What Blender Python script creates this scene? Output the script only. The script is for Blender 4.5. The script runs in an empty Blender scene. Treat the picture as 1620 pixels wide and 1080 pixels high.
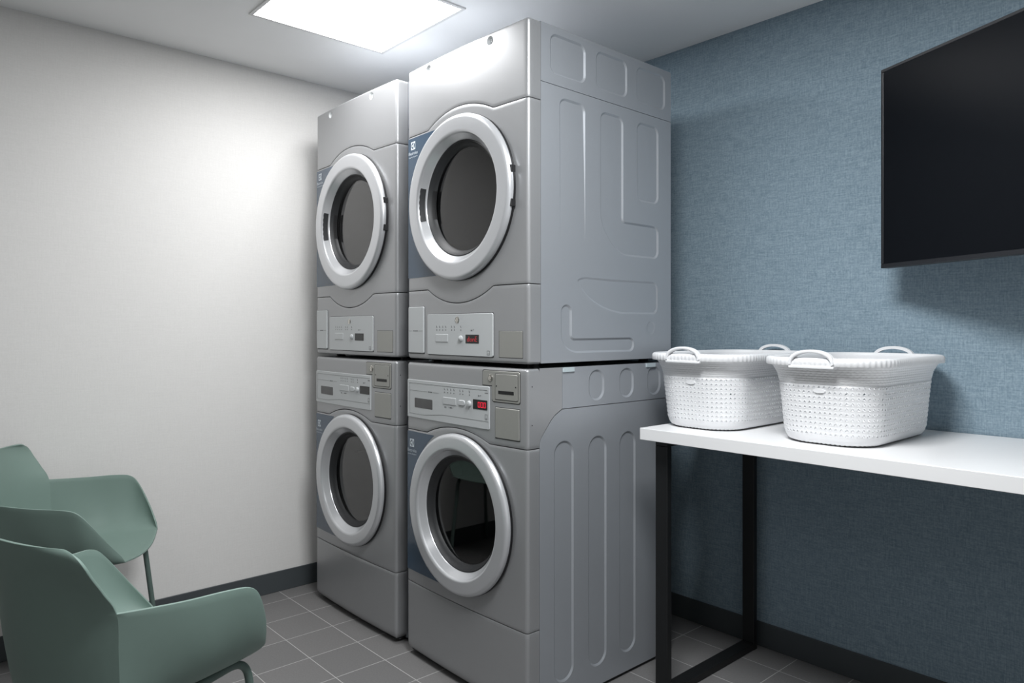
import bpy, bmesh, math
from mathutils import Vector, Matrix
S = bpy.context.scene
COL = S.collection
PI = math.pi

# ------------------------------------------------------------------ helpers
def link_mesh(name, bm, mat, parent=None, ang=32, loc=None, smooth=True):
    bmesh.ops.remove_doubles(bm, verts=bm.verts, dist=1e-5)
    bm.normal_update()
    for f in bm.faces: f.smooth = smooth
    if smooth:
        for e in bm.edges:
            if len(e.link_faces) == 2:
                e.smooth = e.calc_face_angle(0) < math.radians(ang)
    me = bpy.data.meshes.new(name)
    bm.to_mesh(me); bm.free()
    mats = mat if isinstance(mat, (list, tuple)) else [mat]
    for m in mats: me.materials.append(m)
    o = bpy.data.objects.new(name, me)
    COL.objects.link(o)
    if parent: o.parent = parent
    if loc: o.location = loc
    return o

def thing(name, label, cat, loc=(0, 0, 0), rz=0, group=None):
    o = bpy.data.objects.new(name, None); COL.objects.link(o)
    o.empty_display_size = .1
    o.location = loc; o.rotation_euler = (0, 0, rz)
    o['label'] = label; o['category'] = cat
    if group: o['group'] = group
    return o

def dup(root, loc, rz=None, label=None):
    r = root.copy(); COL.objects.link(r); r.location = loc
    if rz is not None: r.rotation_euler = (0, 0, rz)
    if label: r['label'] = label
    for ch in list(root.children):
        c = ch.copy(); COL.objects.link(c); c.parent = r
        for g in list(ch.children):
            d = g.copy(); COL.objects.link(d); d.parent = c
    return r

def struct(name, bm, mat):
    o = link_mesh(name, bm, mat, smooth=False); o['kind'] = 'structure'; return o

def box(bm, x0, x1, y0, y1, z0, z1, bev=0, seg=2):
    r = bmesh.ops.create_cube(bm, size=1)
    for v in r['verts']:
        v.co = Vector(((x0 + x1) / 2 + v.co.x * (x1 - x0), (y0 + y1) / 2 + v.co.y * (y1 - y0), (z0 + z1) / 2 + v.co.z * (z1 - z0)))
    if bev:
        es = list({e for v in r['verts'] for e in v.link_edges})
        bmesh.ops.bevel(bm, geom=es, offset=bev, segments=seg, affect='EDGES', profile=.5)

def quad(bm, pts):
    return bm.faces.new([bm.verts.new(p) for p in pts])

def grid(bm, rows, closed=False):
    vs = [[bm.verts.new(p) for p in r] for r in rows]
    for i in range(len(vs) - 1):
        n = len(vs[i])
        for j in range(n if closed else n - 1):
            k = (j + 1) % n
            bm.faces.new((vs[i][j], vs[i][k], vs[i + 1][k], vs[i + 1][j]))
    return vs

def tube(bm, pts, r, seg=14, caps=True):
    pts = [Vector(p) for p in pts]
    rows = []; prev = None
    for i, p in enumerate(pts):
        t = ((pts[min(i + 1, len(pts) - 1)] - pts[max(i - 1, 0)])).normalized()
        if prev is None:
            a = Vector((0, 0, 1)) if abs(t.z) < .9 else Vector((1, 0, 0))
            n = t.cross(a).normalized()
        else:
            n = (prev - t * prev.dot(t)).normalized()
        prev = n; b = t.cross(n)
        rr = r[i] if isinstance(r, (list, tuple)) else r
        rows.append([p + (n * math.cos(2 * PI * k / seg) + b * math.sin(2 * PI * k / seg)) * rr for k in range(seg)])
    vs = grid(bm, rows, closed=True)
    if caps:
        bm.faces.new(list(reversed(vs[0]))); bm.faces.new(vs[-1])

def fillet(pts, rad, seg=8):
    """polyline with rounded inner corners"""
    pts = [Vector(p) for p in pts]; out = [pts[0]]
    for i in range(1, len(pts) - 1):
        p = pts[i]; a = (pts[i - 1] - p); b = (pts[i + 1] - p)
        d = min(rad, a.length * .49, b.length * .49)
        p0 = p + a.normalized() * d; p1 = p + b.normalized() * d
        for k in range(seg + 1):
            t = k / seg
            out.append(p0 * (1 - t) ** 2 + p * 2 * t * (1 - t) + p1 * t * t)
    out.append(pts[-1]); return out

def round_poly(pts, rad, seg=6):
    n = len(pts); out = []
    for i in range(n):
        p = Vector(pts[i]); a = Vector(pts[i - 1]) - p; b = Vector(pts[(i + 1) % n]) - p
        r = rad[i] if isinstance(rad, (list, tuple)) else rad
        if r <= 0: out.append(p); continue
        d = min(r, a.length * .495, b.length * .495)
        p0 = p + a.normalized() * d; p1 = p + b.normalized() * d
        for k in range(seg + 1):
            t = k / seg
            # rational quad bezier, w=.7071 : a circular corner
            w = .7071; A = (1 - t) ** 2; B = 2 * w * t * (1 - t); C2 = t * t
            out.append((p0 * A + p * B + p1 * C2) / (A + B + C2))
    return out

def lathe(bm, prof, cx, cz, seg=96, a0=0, a1=2 * PI):
    """prof: (r, y); axis along y through (cx, cz)"""
    full = abs(a1 - a0 - 2 * PI) < 1e-6
    n = seg if full else seg + 1
    rows = []
    for r, y in prof:
        rows.append([(cx + r * math.cos(a0 + (a1 - a0) * k / seg), y, cz + r * math.sin(a0 + (a1 - a0) * k / seg)) for k in range(n)])
    return grid(bm, rows, closed=full)

def disc(bm, cx, cz, r, y, seg=64):
    bm.faces.new([bm.verts.new((cx + r * math.cos(2 * PI * k / seg), y, cz + r * math.sin(2 * PI * k / seg))) for k in range(seg)])

def catmull(pts, n):
    pts = [Vector(p) for p in pts]; m = len(pts) - 1; out = []
    for i in range(n + 1):
        s = i / n * m; k = min(int(s), m - 1); t = s - k
        p1, p2 = pts[k], pts[k + 1]
        p0 = pts[k - 1] if k > 0 else p1 * 2 - p2
        p3 = pts[k + 2] if k + 2 <= m else p2 * 2 - p1
        out.append(.5 * ((2 * p1) + (p2 - p0) * t + (2 * p0 - 5 * p1 + 4 * p2 - p3) * t * t + (3 * p1 - p0 - 3 * p2 + p3) * t ** 3))
    return out

# ------------------------------------------------------------------ materials
def new_mat(name):
    m = bpy.data.materials.new(name); m.use_nodes = True
    nt = m.node_tree; b = nt.nodes['Principled BSDF']
    return m, nt, b

def pmat(name, col, rough=.5, metal=0, coat=0, spec=.5, noise=.0, nscale=60, bump=0, bscale=400):
    m, nt, b = new_mat(name)
    b.inputs['Base Color'].default_value = (*col, 1)
    b.inputs['Roughness'].default_value = rough
    b.inputs['Metallic'].default_value = metal
    b.inputs['Coat Weight'].default_value = coat
    b.inputs['Specular IOR Level'].default_value = spec
    tc = nt.nodes.new('ShaderNodeTexCoord')
    if noise:
        n = nt.nodes.new('ShaderNodeTexNoise'); n.inputs['Scale'].default_value = nscale; n.inputs['Detail'].default_value = 3
        nt.links.new(tc.outputs['Object'], n.inputs['Vector'])
        mx = nt.nodes.new('ShaderNodeMix'); mx.data_type = 'RGBA'
        mx.inputs[6].default_value = (*[c * (1 - noise) for c in col], 1)
        mx.inputs[7].default_value = (*[min(1, c * (1 + noise)) for c in col], 1)
        nt.links.new(n.outputs['Fac'], mx.inputs[0]); nt.links.new(mx.outputs[2], b.inputs['Base Color'])
    if bump:
        n2 = nt.nodes.new('ShaderNodeTexNoise'); n2.inputs['Scale'].default_value = bscale
        nt.links.new(tc.outputs['Object'], n2.inputs['Vector'])
        bp = nt.nodes.new('ShaderNodeBump'); bp.inputs['Strength'].default_value = bump; bp.inputs['Distance'].default_value = .001
        nt.links.new(n2.outputs['Fac'], bp.inputs['Height']); nt.links.new(bp.outputs['Normal'], b.inputs['Normal'])
    return m

def emat(name, col, strength):
    m, nt, b = new_mat(name)
    b.inputs['Base Color'].default_value = (*[min(1, c) for c in col], 1)
    b.inputs['Emission Color'].default_value = (*col, 1)
    b.inputs['Emission Strength'].default_value = strength
    b.inputs['Roughness'].default_value = .5
    return m

def weave_mat(name, dark, light, axis, fine=230, coarse=14, rough=.85, bump=.25, hi=None):
    """woven wall covering: vertical and horizontal threads; axis = 'x' or 'y' runs along the wall"""
    m, nt, b = new_mat(name); N = nt.nodes; L = nt.links
    tc = N.new('ShaderNodeTexCoord'); sp = N.new('ShaderNodeSeparateXYZ'); L.new(tc.outputs['Object'], sp.inputs[0])
    along = sp.outputs['X' if axis == 'x' else 'Y']; up = sp.outputs['Z']
    def thread(fa, fu, off):
        c = N.new('ShaderNodeCombineXYZ')
        for src, f, idx in ((along, fa, 0), (up, fu, 1)):
            k = N.new('ShaderNodeMath'); k.operation = 'MULTIPLY'; k.inputs[1].default_value = f
            L.new(src, k.inputs[0]); L.new(k.outputs[0], c.inputs[idx])
        c.inputs[2].default_value = off
        n = N.new('ShaderNodeTexNoise'); n.inputs['Scale'].default_value = 1; n.inputs['Detail'].default_value = 2
        L.new(c.outputs[0], n.inputs['Vector']); return n.outputs['Fac']
    a = thread(fine, coarse, 0); c = thread(coarse, fine, 7.3); d = thread(fine * .45, fine * .45, 3.1)
    ad = N.new('ShaderNodeMath'); ad.operation = 'ADD'; L.new(a, ad.inputs[0]); L.new(c, ad.inputs[1])
    ad2 = N.new('ShaderNodeMath'); ad2.operation = 'ADD'; L.new(ad.outputs[0], ad2.inputs[0]); L.new(d, ad2.inputs[1])
    mr = N.new('ShaderNodeMapRange'); mr.inputs['From Min'].default_value = 1.15; mr.inputs['From Max'].default_value = 1.85
    L.new(ad2.outputs[0], mr.inputs['Value'])
    mx = N.new('ShaderNodeMix'); mx.data_type = 'RGBA'
    mx.inputs[6].default_value = (*dark, 1); mx.inputs[7].default_value = (*light, 1)
    L.new(mr.outputs[0], mx.inputs[0]); L.new(mx.outputs[2], b.inputs['Base Color'])
    b.inputs['Roughness'].default_value = rough; b.inputs['Specular IOR Level'].default_value = .25
    bp = N.new('ShaderNodeBump'); bp.inputs['Strength'].default_value = bump; bp.inputs['Distance'].default_value = .0015
    L.new(ad2.outputs[0], bp.inputs['Height']); L.new(bp.outputs['Normal'], b.inputs['Normal'])
    return m

def tile_mat():
    m, nt, b = new_mat('floor_tile'); N = nt.nodes; L = nt.links
    tc = N.new('ShaderNodeTexCoord'); mp = N.new('ShaderNodeMapping')
    mp.inputs['Location'].default_value = (2.3726 + .211 * 30 + .0012, -1.472 + .2086 * 30 + .0012, 0)
    L.new(tc.outputs['Object'], mp.inputs[0])
    br = N.new('ShaderNodeTexBrick'); br.offset = 0; br.squash = 1
    br.inputs['Scale'].default_value = 1; br.inputs['Brick Width'].default_value = .211; br.inputs['Row Height'].default_value = .2086
    br.inputs['Mortar Size'].default_value = .0016; br.inputs['Mortar Smooth'].default_value = .25
    br.inputs['Color1'].default_value = (.155, .153, .153, 1); br.inputs['Color2'].default_value = (.172, .168, .167, 1)
    br.inputs['Mortar'].default_value = (.46, .455, .45, 1)
    L.new(mp.outputs[0], br.inputs['Vector'])
    n = N.new('ShaderNodeTexNoise'); n.inputs['Scale'].default_value = 160; n.inputs['Detail'].default_value = 4
    L.new(tc.outputs['Object'], n.inputs['Vector'])
    mr = N.new('ShaderNodeMapRange'); mr.inputs['To Min'].default_value = .82; mr.inputs['To Max'].default_value = 1.18
    L.new(n.outputs['Fac'], mr.inputs['Value'])
    mx = N.new('ShaderNodeMix'); mx.data_type = 'RGBA'; mx.blend_type = 'MULTIPLY'; mx.inputs[0].default_value = 1
    L.new(br.outputs['Color'], mx.inputs[6]); L.new(mr.outputs[0], mx.inputs[7]); L.new(mx.outputs[2], b.inputs['Base Color'])
    b.inputs['Roughness'].default_value = .48; b.inputs['Specular IOR Level'].default_value = .35
    bp = N.new('ShaderNodeBump'); bp.invert = True; bp.inputs['Strength'].default_value = .3; bp.inputs['Distance'].default_value = .002
    L.new(br.outputs['Fac'], bp.inputs['Height']); L.new(bp.outputs['Normal'], b.inputs['Normal'])
    return m

def glass_mat(name, tint, gloss=.06):
    m, nt, b = new_mat(name); N = nt.nodes; L = nt.links
    N.remove(b)
    tr = N.new('ShaderNodeBsdfTransparent'); tr.inputs[0].default_value = (*tint, 1)
    gl = N.new('ShaderNodeBsdfGlossy'); gl.inputs['Roughness'].default_value = .02; gl.inputs[0].default_value = (1, 1, 1, 1)
    fr = N.new('ShaderNodeFresnel'); fr.inputs[0].default_value = 1.8
    mx = N.new('ShaderNodeMixShader')
    L.new(fr.outputs[0], mx.inputs[0]); L.new(tr.outputs[0], mx.inputs[1]); L.new(gl.outputs[0], mx.inputs[2])
    L.new(mx.outputs[0], N['Material Output'].inputs[0])
    return m

M = dict(
    blue=weave_mat('blue_woven_wallcovering', (.172, .244, .296), (.300, .386, .452), 'x', fine=330, coarse=20),
    cream=weave_mat('pale_woven_wallcovering', (.715, .705, .69), (.755, .745, .73), 'y', fine=300, coarse=16, bump=.06),
    plain=pmat('painted_wall', (.88, .88, .87), .8, noise=.02, nscale=8, bump=.05),
    greywall=pmat('grey_painted_wall', (.24, .24, .24), .8, noise=.02, nscale=8, bump=.05),
    ceiling=pmat('ceiling_paint', (.94, .945, .95), .85, noise=.015, nscale=6, bump=.05),
    floor=tile_mat(),
    base=pmat('rubber_baseboard', (.055, .064, .070), .55, noise=.06, nscale=12),
    lamp=emat('lamp_diffuser', (1, 1, 1), 18.6), lamp2=emat('brighter_lamp_diffuser', (.97, .99, 1), 50), lamp3=emat('weak_lamp_diffuser', (1, 1, 1), 3),
    lampframe=pmat('lamp_frame_white', (.75, .75, .75), .5, noise=.01),
    silver=pmat('silver_paint', (.36, .365, .375), .34, metal=.45, noise=.02, nscale=300, bump=.02, bscale=900),
    side=pmat('silver_sheet_metal', (.375, .395, .425), .42, metal=.40, noise=.02, nscale=300),
    carcass=pmat('dark_inner_sheet', (.03, .03, .03), .6, noise=.05),
    ring=pmat('door_ring_silver', (.60, .61, .63), .28, metal=.5, noise=.01, nscale=300),
    gasket=pmat('dark_gasket', (.018, .019, .021), .5, noise=.05),
    black=pmat('black_plastic', (.008, .008, .009), .45, noise=.1),
    drum=pmat('drum_steel', (.24, .24, .25), .45, metal=.5, noise=.05, nscale=30),
    glass=glass_mat('smoked_door_glass', (.42, .43, .45)),
    plate=pmat('control_plate_silver', (.50, .52, .53), .42, metal=.1, noise=.015, nscale=200),
    platedge=pmat('plate_groove_shadow_gap', (.035, .035, .036), .6, noise=.05),
    steel=pmat('brushed_stainless', (.33, .33, .31), .38, metal=.35, noise=.03, nscale=250),
    chrome=pmat('polished_chrome', (.72, .70, .66), .18, metal=1, noise=.02),
    mark=pmat('printed_grey_marks', (.13, .135, .14), .6, noise=.02),
    sticker=pmat('blue_vinyl_sticker', (.042, .074, .118), .25, coat=.3, noise=.03),
    white=pmat('white_print', (.62, .68, .74), .5, noise=.01),
    screen=pmat('display_window', (.012, .014, .014), .15, noise=.05),
    red=emat('red_led_digits', (1, .02, .06), .30),
    reddim=emat('dim_red_led_digits', (.5, .03, .04), .11),
    window=pmat('dark_reel_window', (.07, .07, .072), .25, noise=.5, nscale=14),
    zinc=pmat('galvanised_bracket', (.55, .63, .66), .4, metal=.2, noise=.06, nscale=80),
    green=pmat('sage_green_plastic', (.182, .255, .226), .5, spec=.35, noise=.02, nscale=40, bump=.03, bscale=700),
    greenmetal=pmat('green_powder_coat', (.10, .145, .13), .45, noise=.03, nscale=60),
    top=pmat('white_laminate', (.83, .83, .835), .35, noise=.01, nscale=20),
    blackmetal=pmat('black_powder_coat', (.005, .0055, .006), .5, noise=.1, nscale=80),
    basket=pmat('white_polypropylene', (.80, .805, .82), .45, noise=.01, nscale=50),
    tvbody=pmat('tv_black_plastic', (.012, .013, .016), .4, noise=.1),
    tvscreen=pmat('tv_glass', (.0045, .0055, .0075), .34, spec=.09, noise=.1),
)

# ------------------------------------------------------------------ room
H = 1.275
XL, YB, ZC = -3.339, 2.662, 2.506
XR, YF = 1.25, -1.55
T = .1
bm = bmesh.new(); box(bm, XL - T, XR + T, YF - T, YB + T, -T, 0); struct('floor', bm, M['floor'])
bm = bmesh.new(); box(bm, XL - T, XR + T, YF - T, YB + T, ZC, ZC + T); struct('ceiling', bm, M['ceiling'])
bm = bmesh.new(); box(bm, XL - T, XL, YF - T, YB + T, 0, ZC); struct('wall_left', bm, M['cream'])
bm = bmesh.new(); box(bm, XL, XR, YB, YB + T, 0, ZC); struct('wall_back', bm, M['blue'])
bm = bmesh.new(); box(bm, XR, XR + T, YF - T, YB + T, 0, ZC); struct('wall_right', bm, M['plain'])
bm = bmesh.new(); box(bm, XL, XR, YF - T, YF, 0, ZC); struct('wall_front', bm, M['greywall'])
BB = .099
def baseboard(name, x0, x1, y0, y1):
    bm = bmesh.new(); box(bm, x0, x1, y0, y1, 0, BB, .002, 1); struct(name, bm, M['base'])
baseboard('baseboard_left', XL, XL + .006, YF, YB)
baseboard('baseboard_back', XL + .006, XR - .006, YB - .006, YB)
baseboard('baseboard_right', XR - .006, XR, YF, YB)
baseboard('baseboard_front', XL + .006, XR - .006, YF, YF + .006)

# ------------------------------------------------------------------ ceiling lights
def make_light():
    t = thing('ceiling_light', 'square flush white ceiling light panel above the two stacks', 'ceiling light', (-2.467, 1.40, ZC), 0, 'square ceiling panels')
    bm = bmesh.new()
    a, b_, z = .302, .288, .006
    for (x0, x1, y0, y1) in ((-a, a, -a, -b_), (-a, a, b_, a), (-a, -b_, -b_, b_), (b_, a, -b_, b_)):
        box(bm, x0, x1, y0, y1, -z, 0)
    link_mesh('frame', bm, M['lampframe'], t, smooth=False)
    bm = bmesh.new(); quad(bm, [(-b_, -b_, -.004), (-b_, b_, -.004), (b_, b_, -.004), (b_, -b_, -.004)])
    link_mesh('diffuser', bm, M['lamp'], t, smooth=False)
    return t
lamp1 = make_light()
def relamp(o, mat):
    for c in o.children:
        if c.name.startswith('diffuser'): c.data = c.data.copy(); c.data.materials[0] = mat
relamp(dup(lamp1, (-.80, 1.0, ZC), label='square white ceiling light panel in front of the blue wall, near the table'), M['lamp2'])
relamp(dup(lamp1, (-1.25, -.75, ZC), label='square white ceiling light panel behind the armchairs, toward the room entrance'), M['lamp3'])

# ------------------------------------------------------------------ machines
W, D = .692, .767
BOW = .009
CX = W / 2
RC = .013
def bow(x):
    u = (x - CX) / (CX - RC)
    return -BOW * max(0, 1 - u * u)

def path_cols(x_hole_dx=.011, side_end=.055):
    """columns of the wrapped front: (x, y, inward nx, inward ny)"""
    cols = [(0, side_end, 1, 0), (0, side_end * .5, 1, 0)]
    for k in range(6):
        a = k / 5 * PI / 2
        cols.append((RC - RC * math.cos(a), RC - RC * math.sin(a), math.cos(a), math.sin(a)))
    n = int((W - 2 * RC) / x_hole_dx)
    for k in range(1, n):
        x = RC + (W - 2 * RC) * k / n
        cols.append((x, bow(x), 0, 1))
    for k in range(5, -1, -1):
        a = k / 5 * PI / 2
        cols.append((W - RC + RC * math.cos(a), RC - RC * math.sin(a), -math.cos(a), math.sin(a)))
    cols += [(W, side_end * .5, -1, 0), (W, side_end, -1, 0)]
    return cols

def fascia(zb, zt, nrow, hole=None, top_round=0, bot_round=0):
    bm = bmesh.new(); cols = path_cols(); rows = []
    def edge(zf, sign, rnd):
        """rows from the inner fold out to the face; sign=+1 for a top edge"""
        r = rnd if rnd else .0016
        out = [(sign, 0, .012 if not rnd else max(.03, r + .01))]
        n = 6 if rnd else 2
        for k in range(n + 1):
            a = PI / 2 * (1 - k / n)
            out.append((sign, r - r * math.sin(a), r - r * math.cos(a)))
        return out  # (sign, drop below edge, inset)
    e_b = [(zb, -1, d, i) for (_, d, i) in edge(zb, -1, bot_round)]
    e_t = [(zt, 1, d, i) for (_, d, i) in edge(zt, 1, top_round)]
    def row(fn):
        return [fn(c) for c in cols]
    for (zf, s, d, i) in e_b:
        rows.append(row(lambda c: (c[0] + c[2] * i, c[1] + c[3] * i, zf(c[0]) + d)))
    rb = bot_round or .0016; rt = top_round or .0016
    for k in range(1, nrow):
        t = k / nrow
        rows.append(row(lambda c: (c[0], c[1], (zb(c[0]) + rb) * (1 - t) + (zt(c[0]) - rt) * t)))
    for (zf, s, d, i) in reversed(e_t):
        rows.append(row(lambda c: (c[0] + c[2] * i, c[1] + c[3] * i, zf(c[0]) - d)))
    vs = grid(bm, rows)
    if hole:
        cx, cz, r = hole
        dead = [v for v in bm.verts if v.co.y < .01 and math.hypot(v.co.x - cx, v.co.z - cz) < r]
        bmesh.ops.delete(bm, geom=dead, context='VERTS')
    return bm

def const(z): return lambda x: z
def seam_fn(base, h, c, half, off=0):
    """flat seam with one arc of rise h between c-half and c+half"""
    R = (half * half + h * h) / (2 * abs(h)); s = 1 if h > 0 else -1
    def f(x):
        dx = abs(x - c)
        if dx >= half: return base + off
        return base + s * (math.sqrt(R * R - dx * dx) - (R - abs(h))) + off
    return f

def rr_cols(x0, x1, z0, z1, r, dx=.03):
    xs = []
    for k in range(6):
        a = PI / 2 * (1 - k / 5); xs.append(x0 + r - r * math.sin(a))
    n = max(1, int((x1 - x0 - 2 * r) / dx))
    xs += [x0 + r + (x1 - x0 - 2 * r) * k / n for k in range(1, n)]
    for k in range(6):
        a = PI / 2 * (k / 5); xs.append(x1 - r + r * math.sin(a))
    def cut(x):
        d = max(x0 + r - x, x - (x1 - r), 0)
        return r - math.sqrt(max(0, r * r - d * d))
    return xs, (lambda x: z0 + cut(x)), (lambda x: z1 - cut(x))

def slab(bm, xs, zb, zt, front, th, bev=.0012, use_bow=True, mi=0):
    """plate standing `front` proud of the bowed front, thickness th back from there"""
    def y(x): return (bow(x) if use_bow else 0) - front
    xm0, xm1 = xs[0], xs[-1]
    def ins(x): return min(max(x, xm0 + bev), xm1 - bev)
    def col(x):
        xi = ins(x); b, t = zb(x), zt(x)
        m = (b + t) / 2
        return [(x, y(x) + th, b), (x, y(x) + bev, b), (xi, y(x), min(b + bev, m)), (xi, y(x), max(t - bev, m)), (x, y(x) + bev, t), (x, y(x) + th, t)]
    vs = [[bm.verts.new(p) for p in col(x)] for x in xs]
    for i in range(len(vs) - 1):
        for j in range(5):
            f = bm.faces.new((vs[i][j], vs[i + 1][j], vs[i + 1][j + 1], vs[i][j + 1])); f.material_index = mi
    for side in (vs[0], vs[-1]):
        f = bm.faces.new(side if side is vs[-1] else list(reversed(side))); f.material_index = mi

def rr_plate(x0, x1, z0, z1, front, th=.004, r=.006, bev=.0012, bm=None, mi=0):
    bm = bm or bmesh.new(); xs, zb, zt = rr_cols(x0, x1, z0, z1, r); slab(bm, xs, zb, zt, front, th, bev, mi=mi); return bm

def text_bm(s, size, x, z, front, align='CENTER', depth=.0004, squeeze=1):
    cu = bpy.data.curves.new('lettering', 'FONT'); cu.body = s; cu.size = size; cu.align_x = align; cu.extrude = 0; cu.resolution_u = 3
    o = bpy.data.objects.new('lettering', cu); COL.objects.link(o)
    bpy.context.view_layer.update()
    me = o.evaluated_get(bpy.context.evaluated_depsgraph_get()).to_mesh()
    b2 = bmesh.new(); b2.from_mesh(me)
    for v in b2.verts:
        px = x + v.co.x * squeeze; pz = z + v.co.y
        v.co = Vector((px, bow(px) - front, pz))
    bpy.data.objects.remove(o); bpy.data.curves.remove(cu)
    return b2

def merge_bm(dst, src):
    me = bpy.data.meshes.new('tmp'); src.to_mesh(me); src.free(); dst.from_mesh(me); bpy.data.meshes.remove(me)

SEG = {'0': 'abcdef', 'd': 'bcdeg', 'o': 'cdeg', 'n': 'ceg', 'E': 'adefg', '-': 'g'}
def digits(bm, s, x0, z0, w, h, gap, front):
    t = w * .2
    for i, ch in enumerate(s):
        ox = x0 + i * (w + gap)
        R = dict(a=(ox, ox + w, z0 + h - t, z0 + h), d=(ox, ox + w, z0, z0 + t), g=(ox, ox + w, z0 + h / 2 - t / 2, z0 + h / 2 + t / 2),
                 f=(ox, ox + t, z0 + h / 2, z0 + h), b=(ox + w - t, ox + w, z0 + h / 2, z0 + h), e=(ox, ox + t, z0, z0 + h / 2), c=(ox + w - t, ox + w, z0, z0 + h / 2))
        for k in SEG.get(ch, ''):
            a0, a1, b0, b1 = R[k]; e = t * .12
            y = bow((a0 + a1) / 2) - front
            box(bm, a0 + e, a1 - e, y, y + .0006, b0 + e, b1 - e)

def strip(bm, x0, x1, z0, z1, front, th=.0004):
    xm = (x0 + x1) / 2; y = bow(xm) - front
    if x1 - x0 < .06: box(bm, x0, x1, y, y + th, z0, z1)
    else:
        n = int((x1 - x0) / .03) + 1
        for k in range(n):
            a, c = x0 + (x1 - x0) * k / n, x0 + (x1 - x0) * (k + 1) / n
            y = bow((a + c) / 2) - front; box(bm, a, c, y, y + th, z0, z1)

def recessed(outline, recs, x, sgn, depth=.0045, slope=.007):
    """flat sheet in the plane x=const (points are (y,z)) with pressed-in panels; sgn = outward x direction"""
    bm = bmesh.new()
    P = lambda p, d=0: Vector((x - sgn * d, p[0], p[1]))
    edges = []
    def loop(pts):
        vs = [bm.verts.new(P(p)) for p in pts]
        es = [bm.edges.new((vs[i], vs[(i + 1) % len(vs)])) for i in range(len(vs))]
        edges.extend(es); return vs
    loop(outline); holes = []
    for poly, dfn in recs:
        holes.append((loop(poly), poly, dfn))
    bmesh.ops.triangle_fill(bm, use_beauty=True, edges=edges, normal=(sgn, 0, 0))
    for vs, poly, dfn in holes:
        n = len(poly)
        area = sum(poly[i][0] * poly[(i + 1) % n][1] - poly[(i + 1) % n][0] * poly[i][1] for i in range(n))
        o = 1 if area > 0 else -1
        inn = []
        for i in range(n):
            a = Vector(poly[i - 1]); b_ = Vector(poly[(i + 1) % n]); t = (b_ - a).normalized()
            nrm = Vector((-t.y, t.x)) * o
            q = Vector(poly[i]) + nrm * slope
            inn.append(bm.verts.new(P(q, (dfn(q) if dfn else depth))))
        for i in range(n):
            k = (i + 1) % n
            bm.faces.new((vs[i], vs[k], inn[k], inn[i]))
        bm.faces.new(inn)
    # turned-in rim of the sheet
    vs = [bm.verts.new(P(p)) for p in outline]; ws = [bm.verts.new(P(p, .012)) for p in outline]
    for i in range(len(vs)):
        k = (i + 1) % len(vs); bm.faces.new((vs[i], vs[k], ws[k], ws[i]))
    bmesh.ops.recalc_face_normals(bm, faces=bm.faces)
    return bm

def carcass(z0, z1, parent, y0=.05):
    bm = bmesh.new(); e = .009
    for f in (((e, y0, z0), (e, D, z0), (e, D, z1), (e, y0, z1)), ((W - e, y0, z0), (W - e, D, z0), (W - e, D, z1), (W - e, y0, z1)),
              ((e, D, z0), (W - e, D, z0), (W - e, D, z1), (e, D, z1)), ((e, y0, z0), (W - e, y0, z0), (W - e, D, z0), (e, D, z0)),
              ((e, y0, z1), (W - e, y0, z1), (W - e, D, z1), (e, D, z1))):
        quad(bm, f)
    # near-black sheet colour puts the shade into the seams between panels
    return link_mesh('cabinet_shell', bm, M['carcass'], parent, smooth=False)

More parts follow.
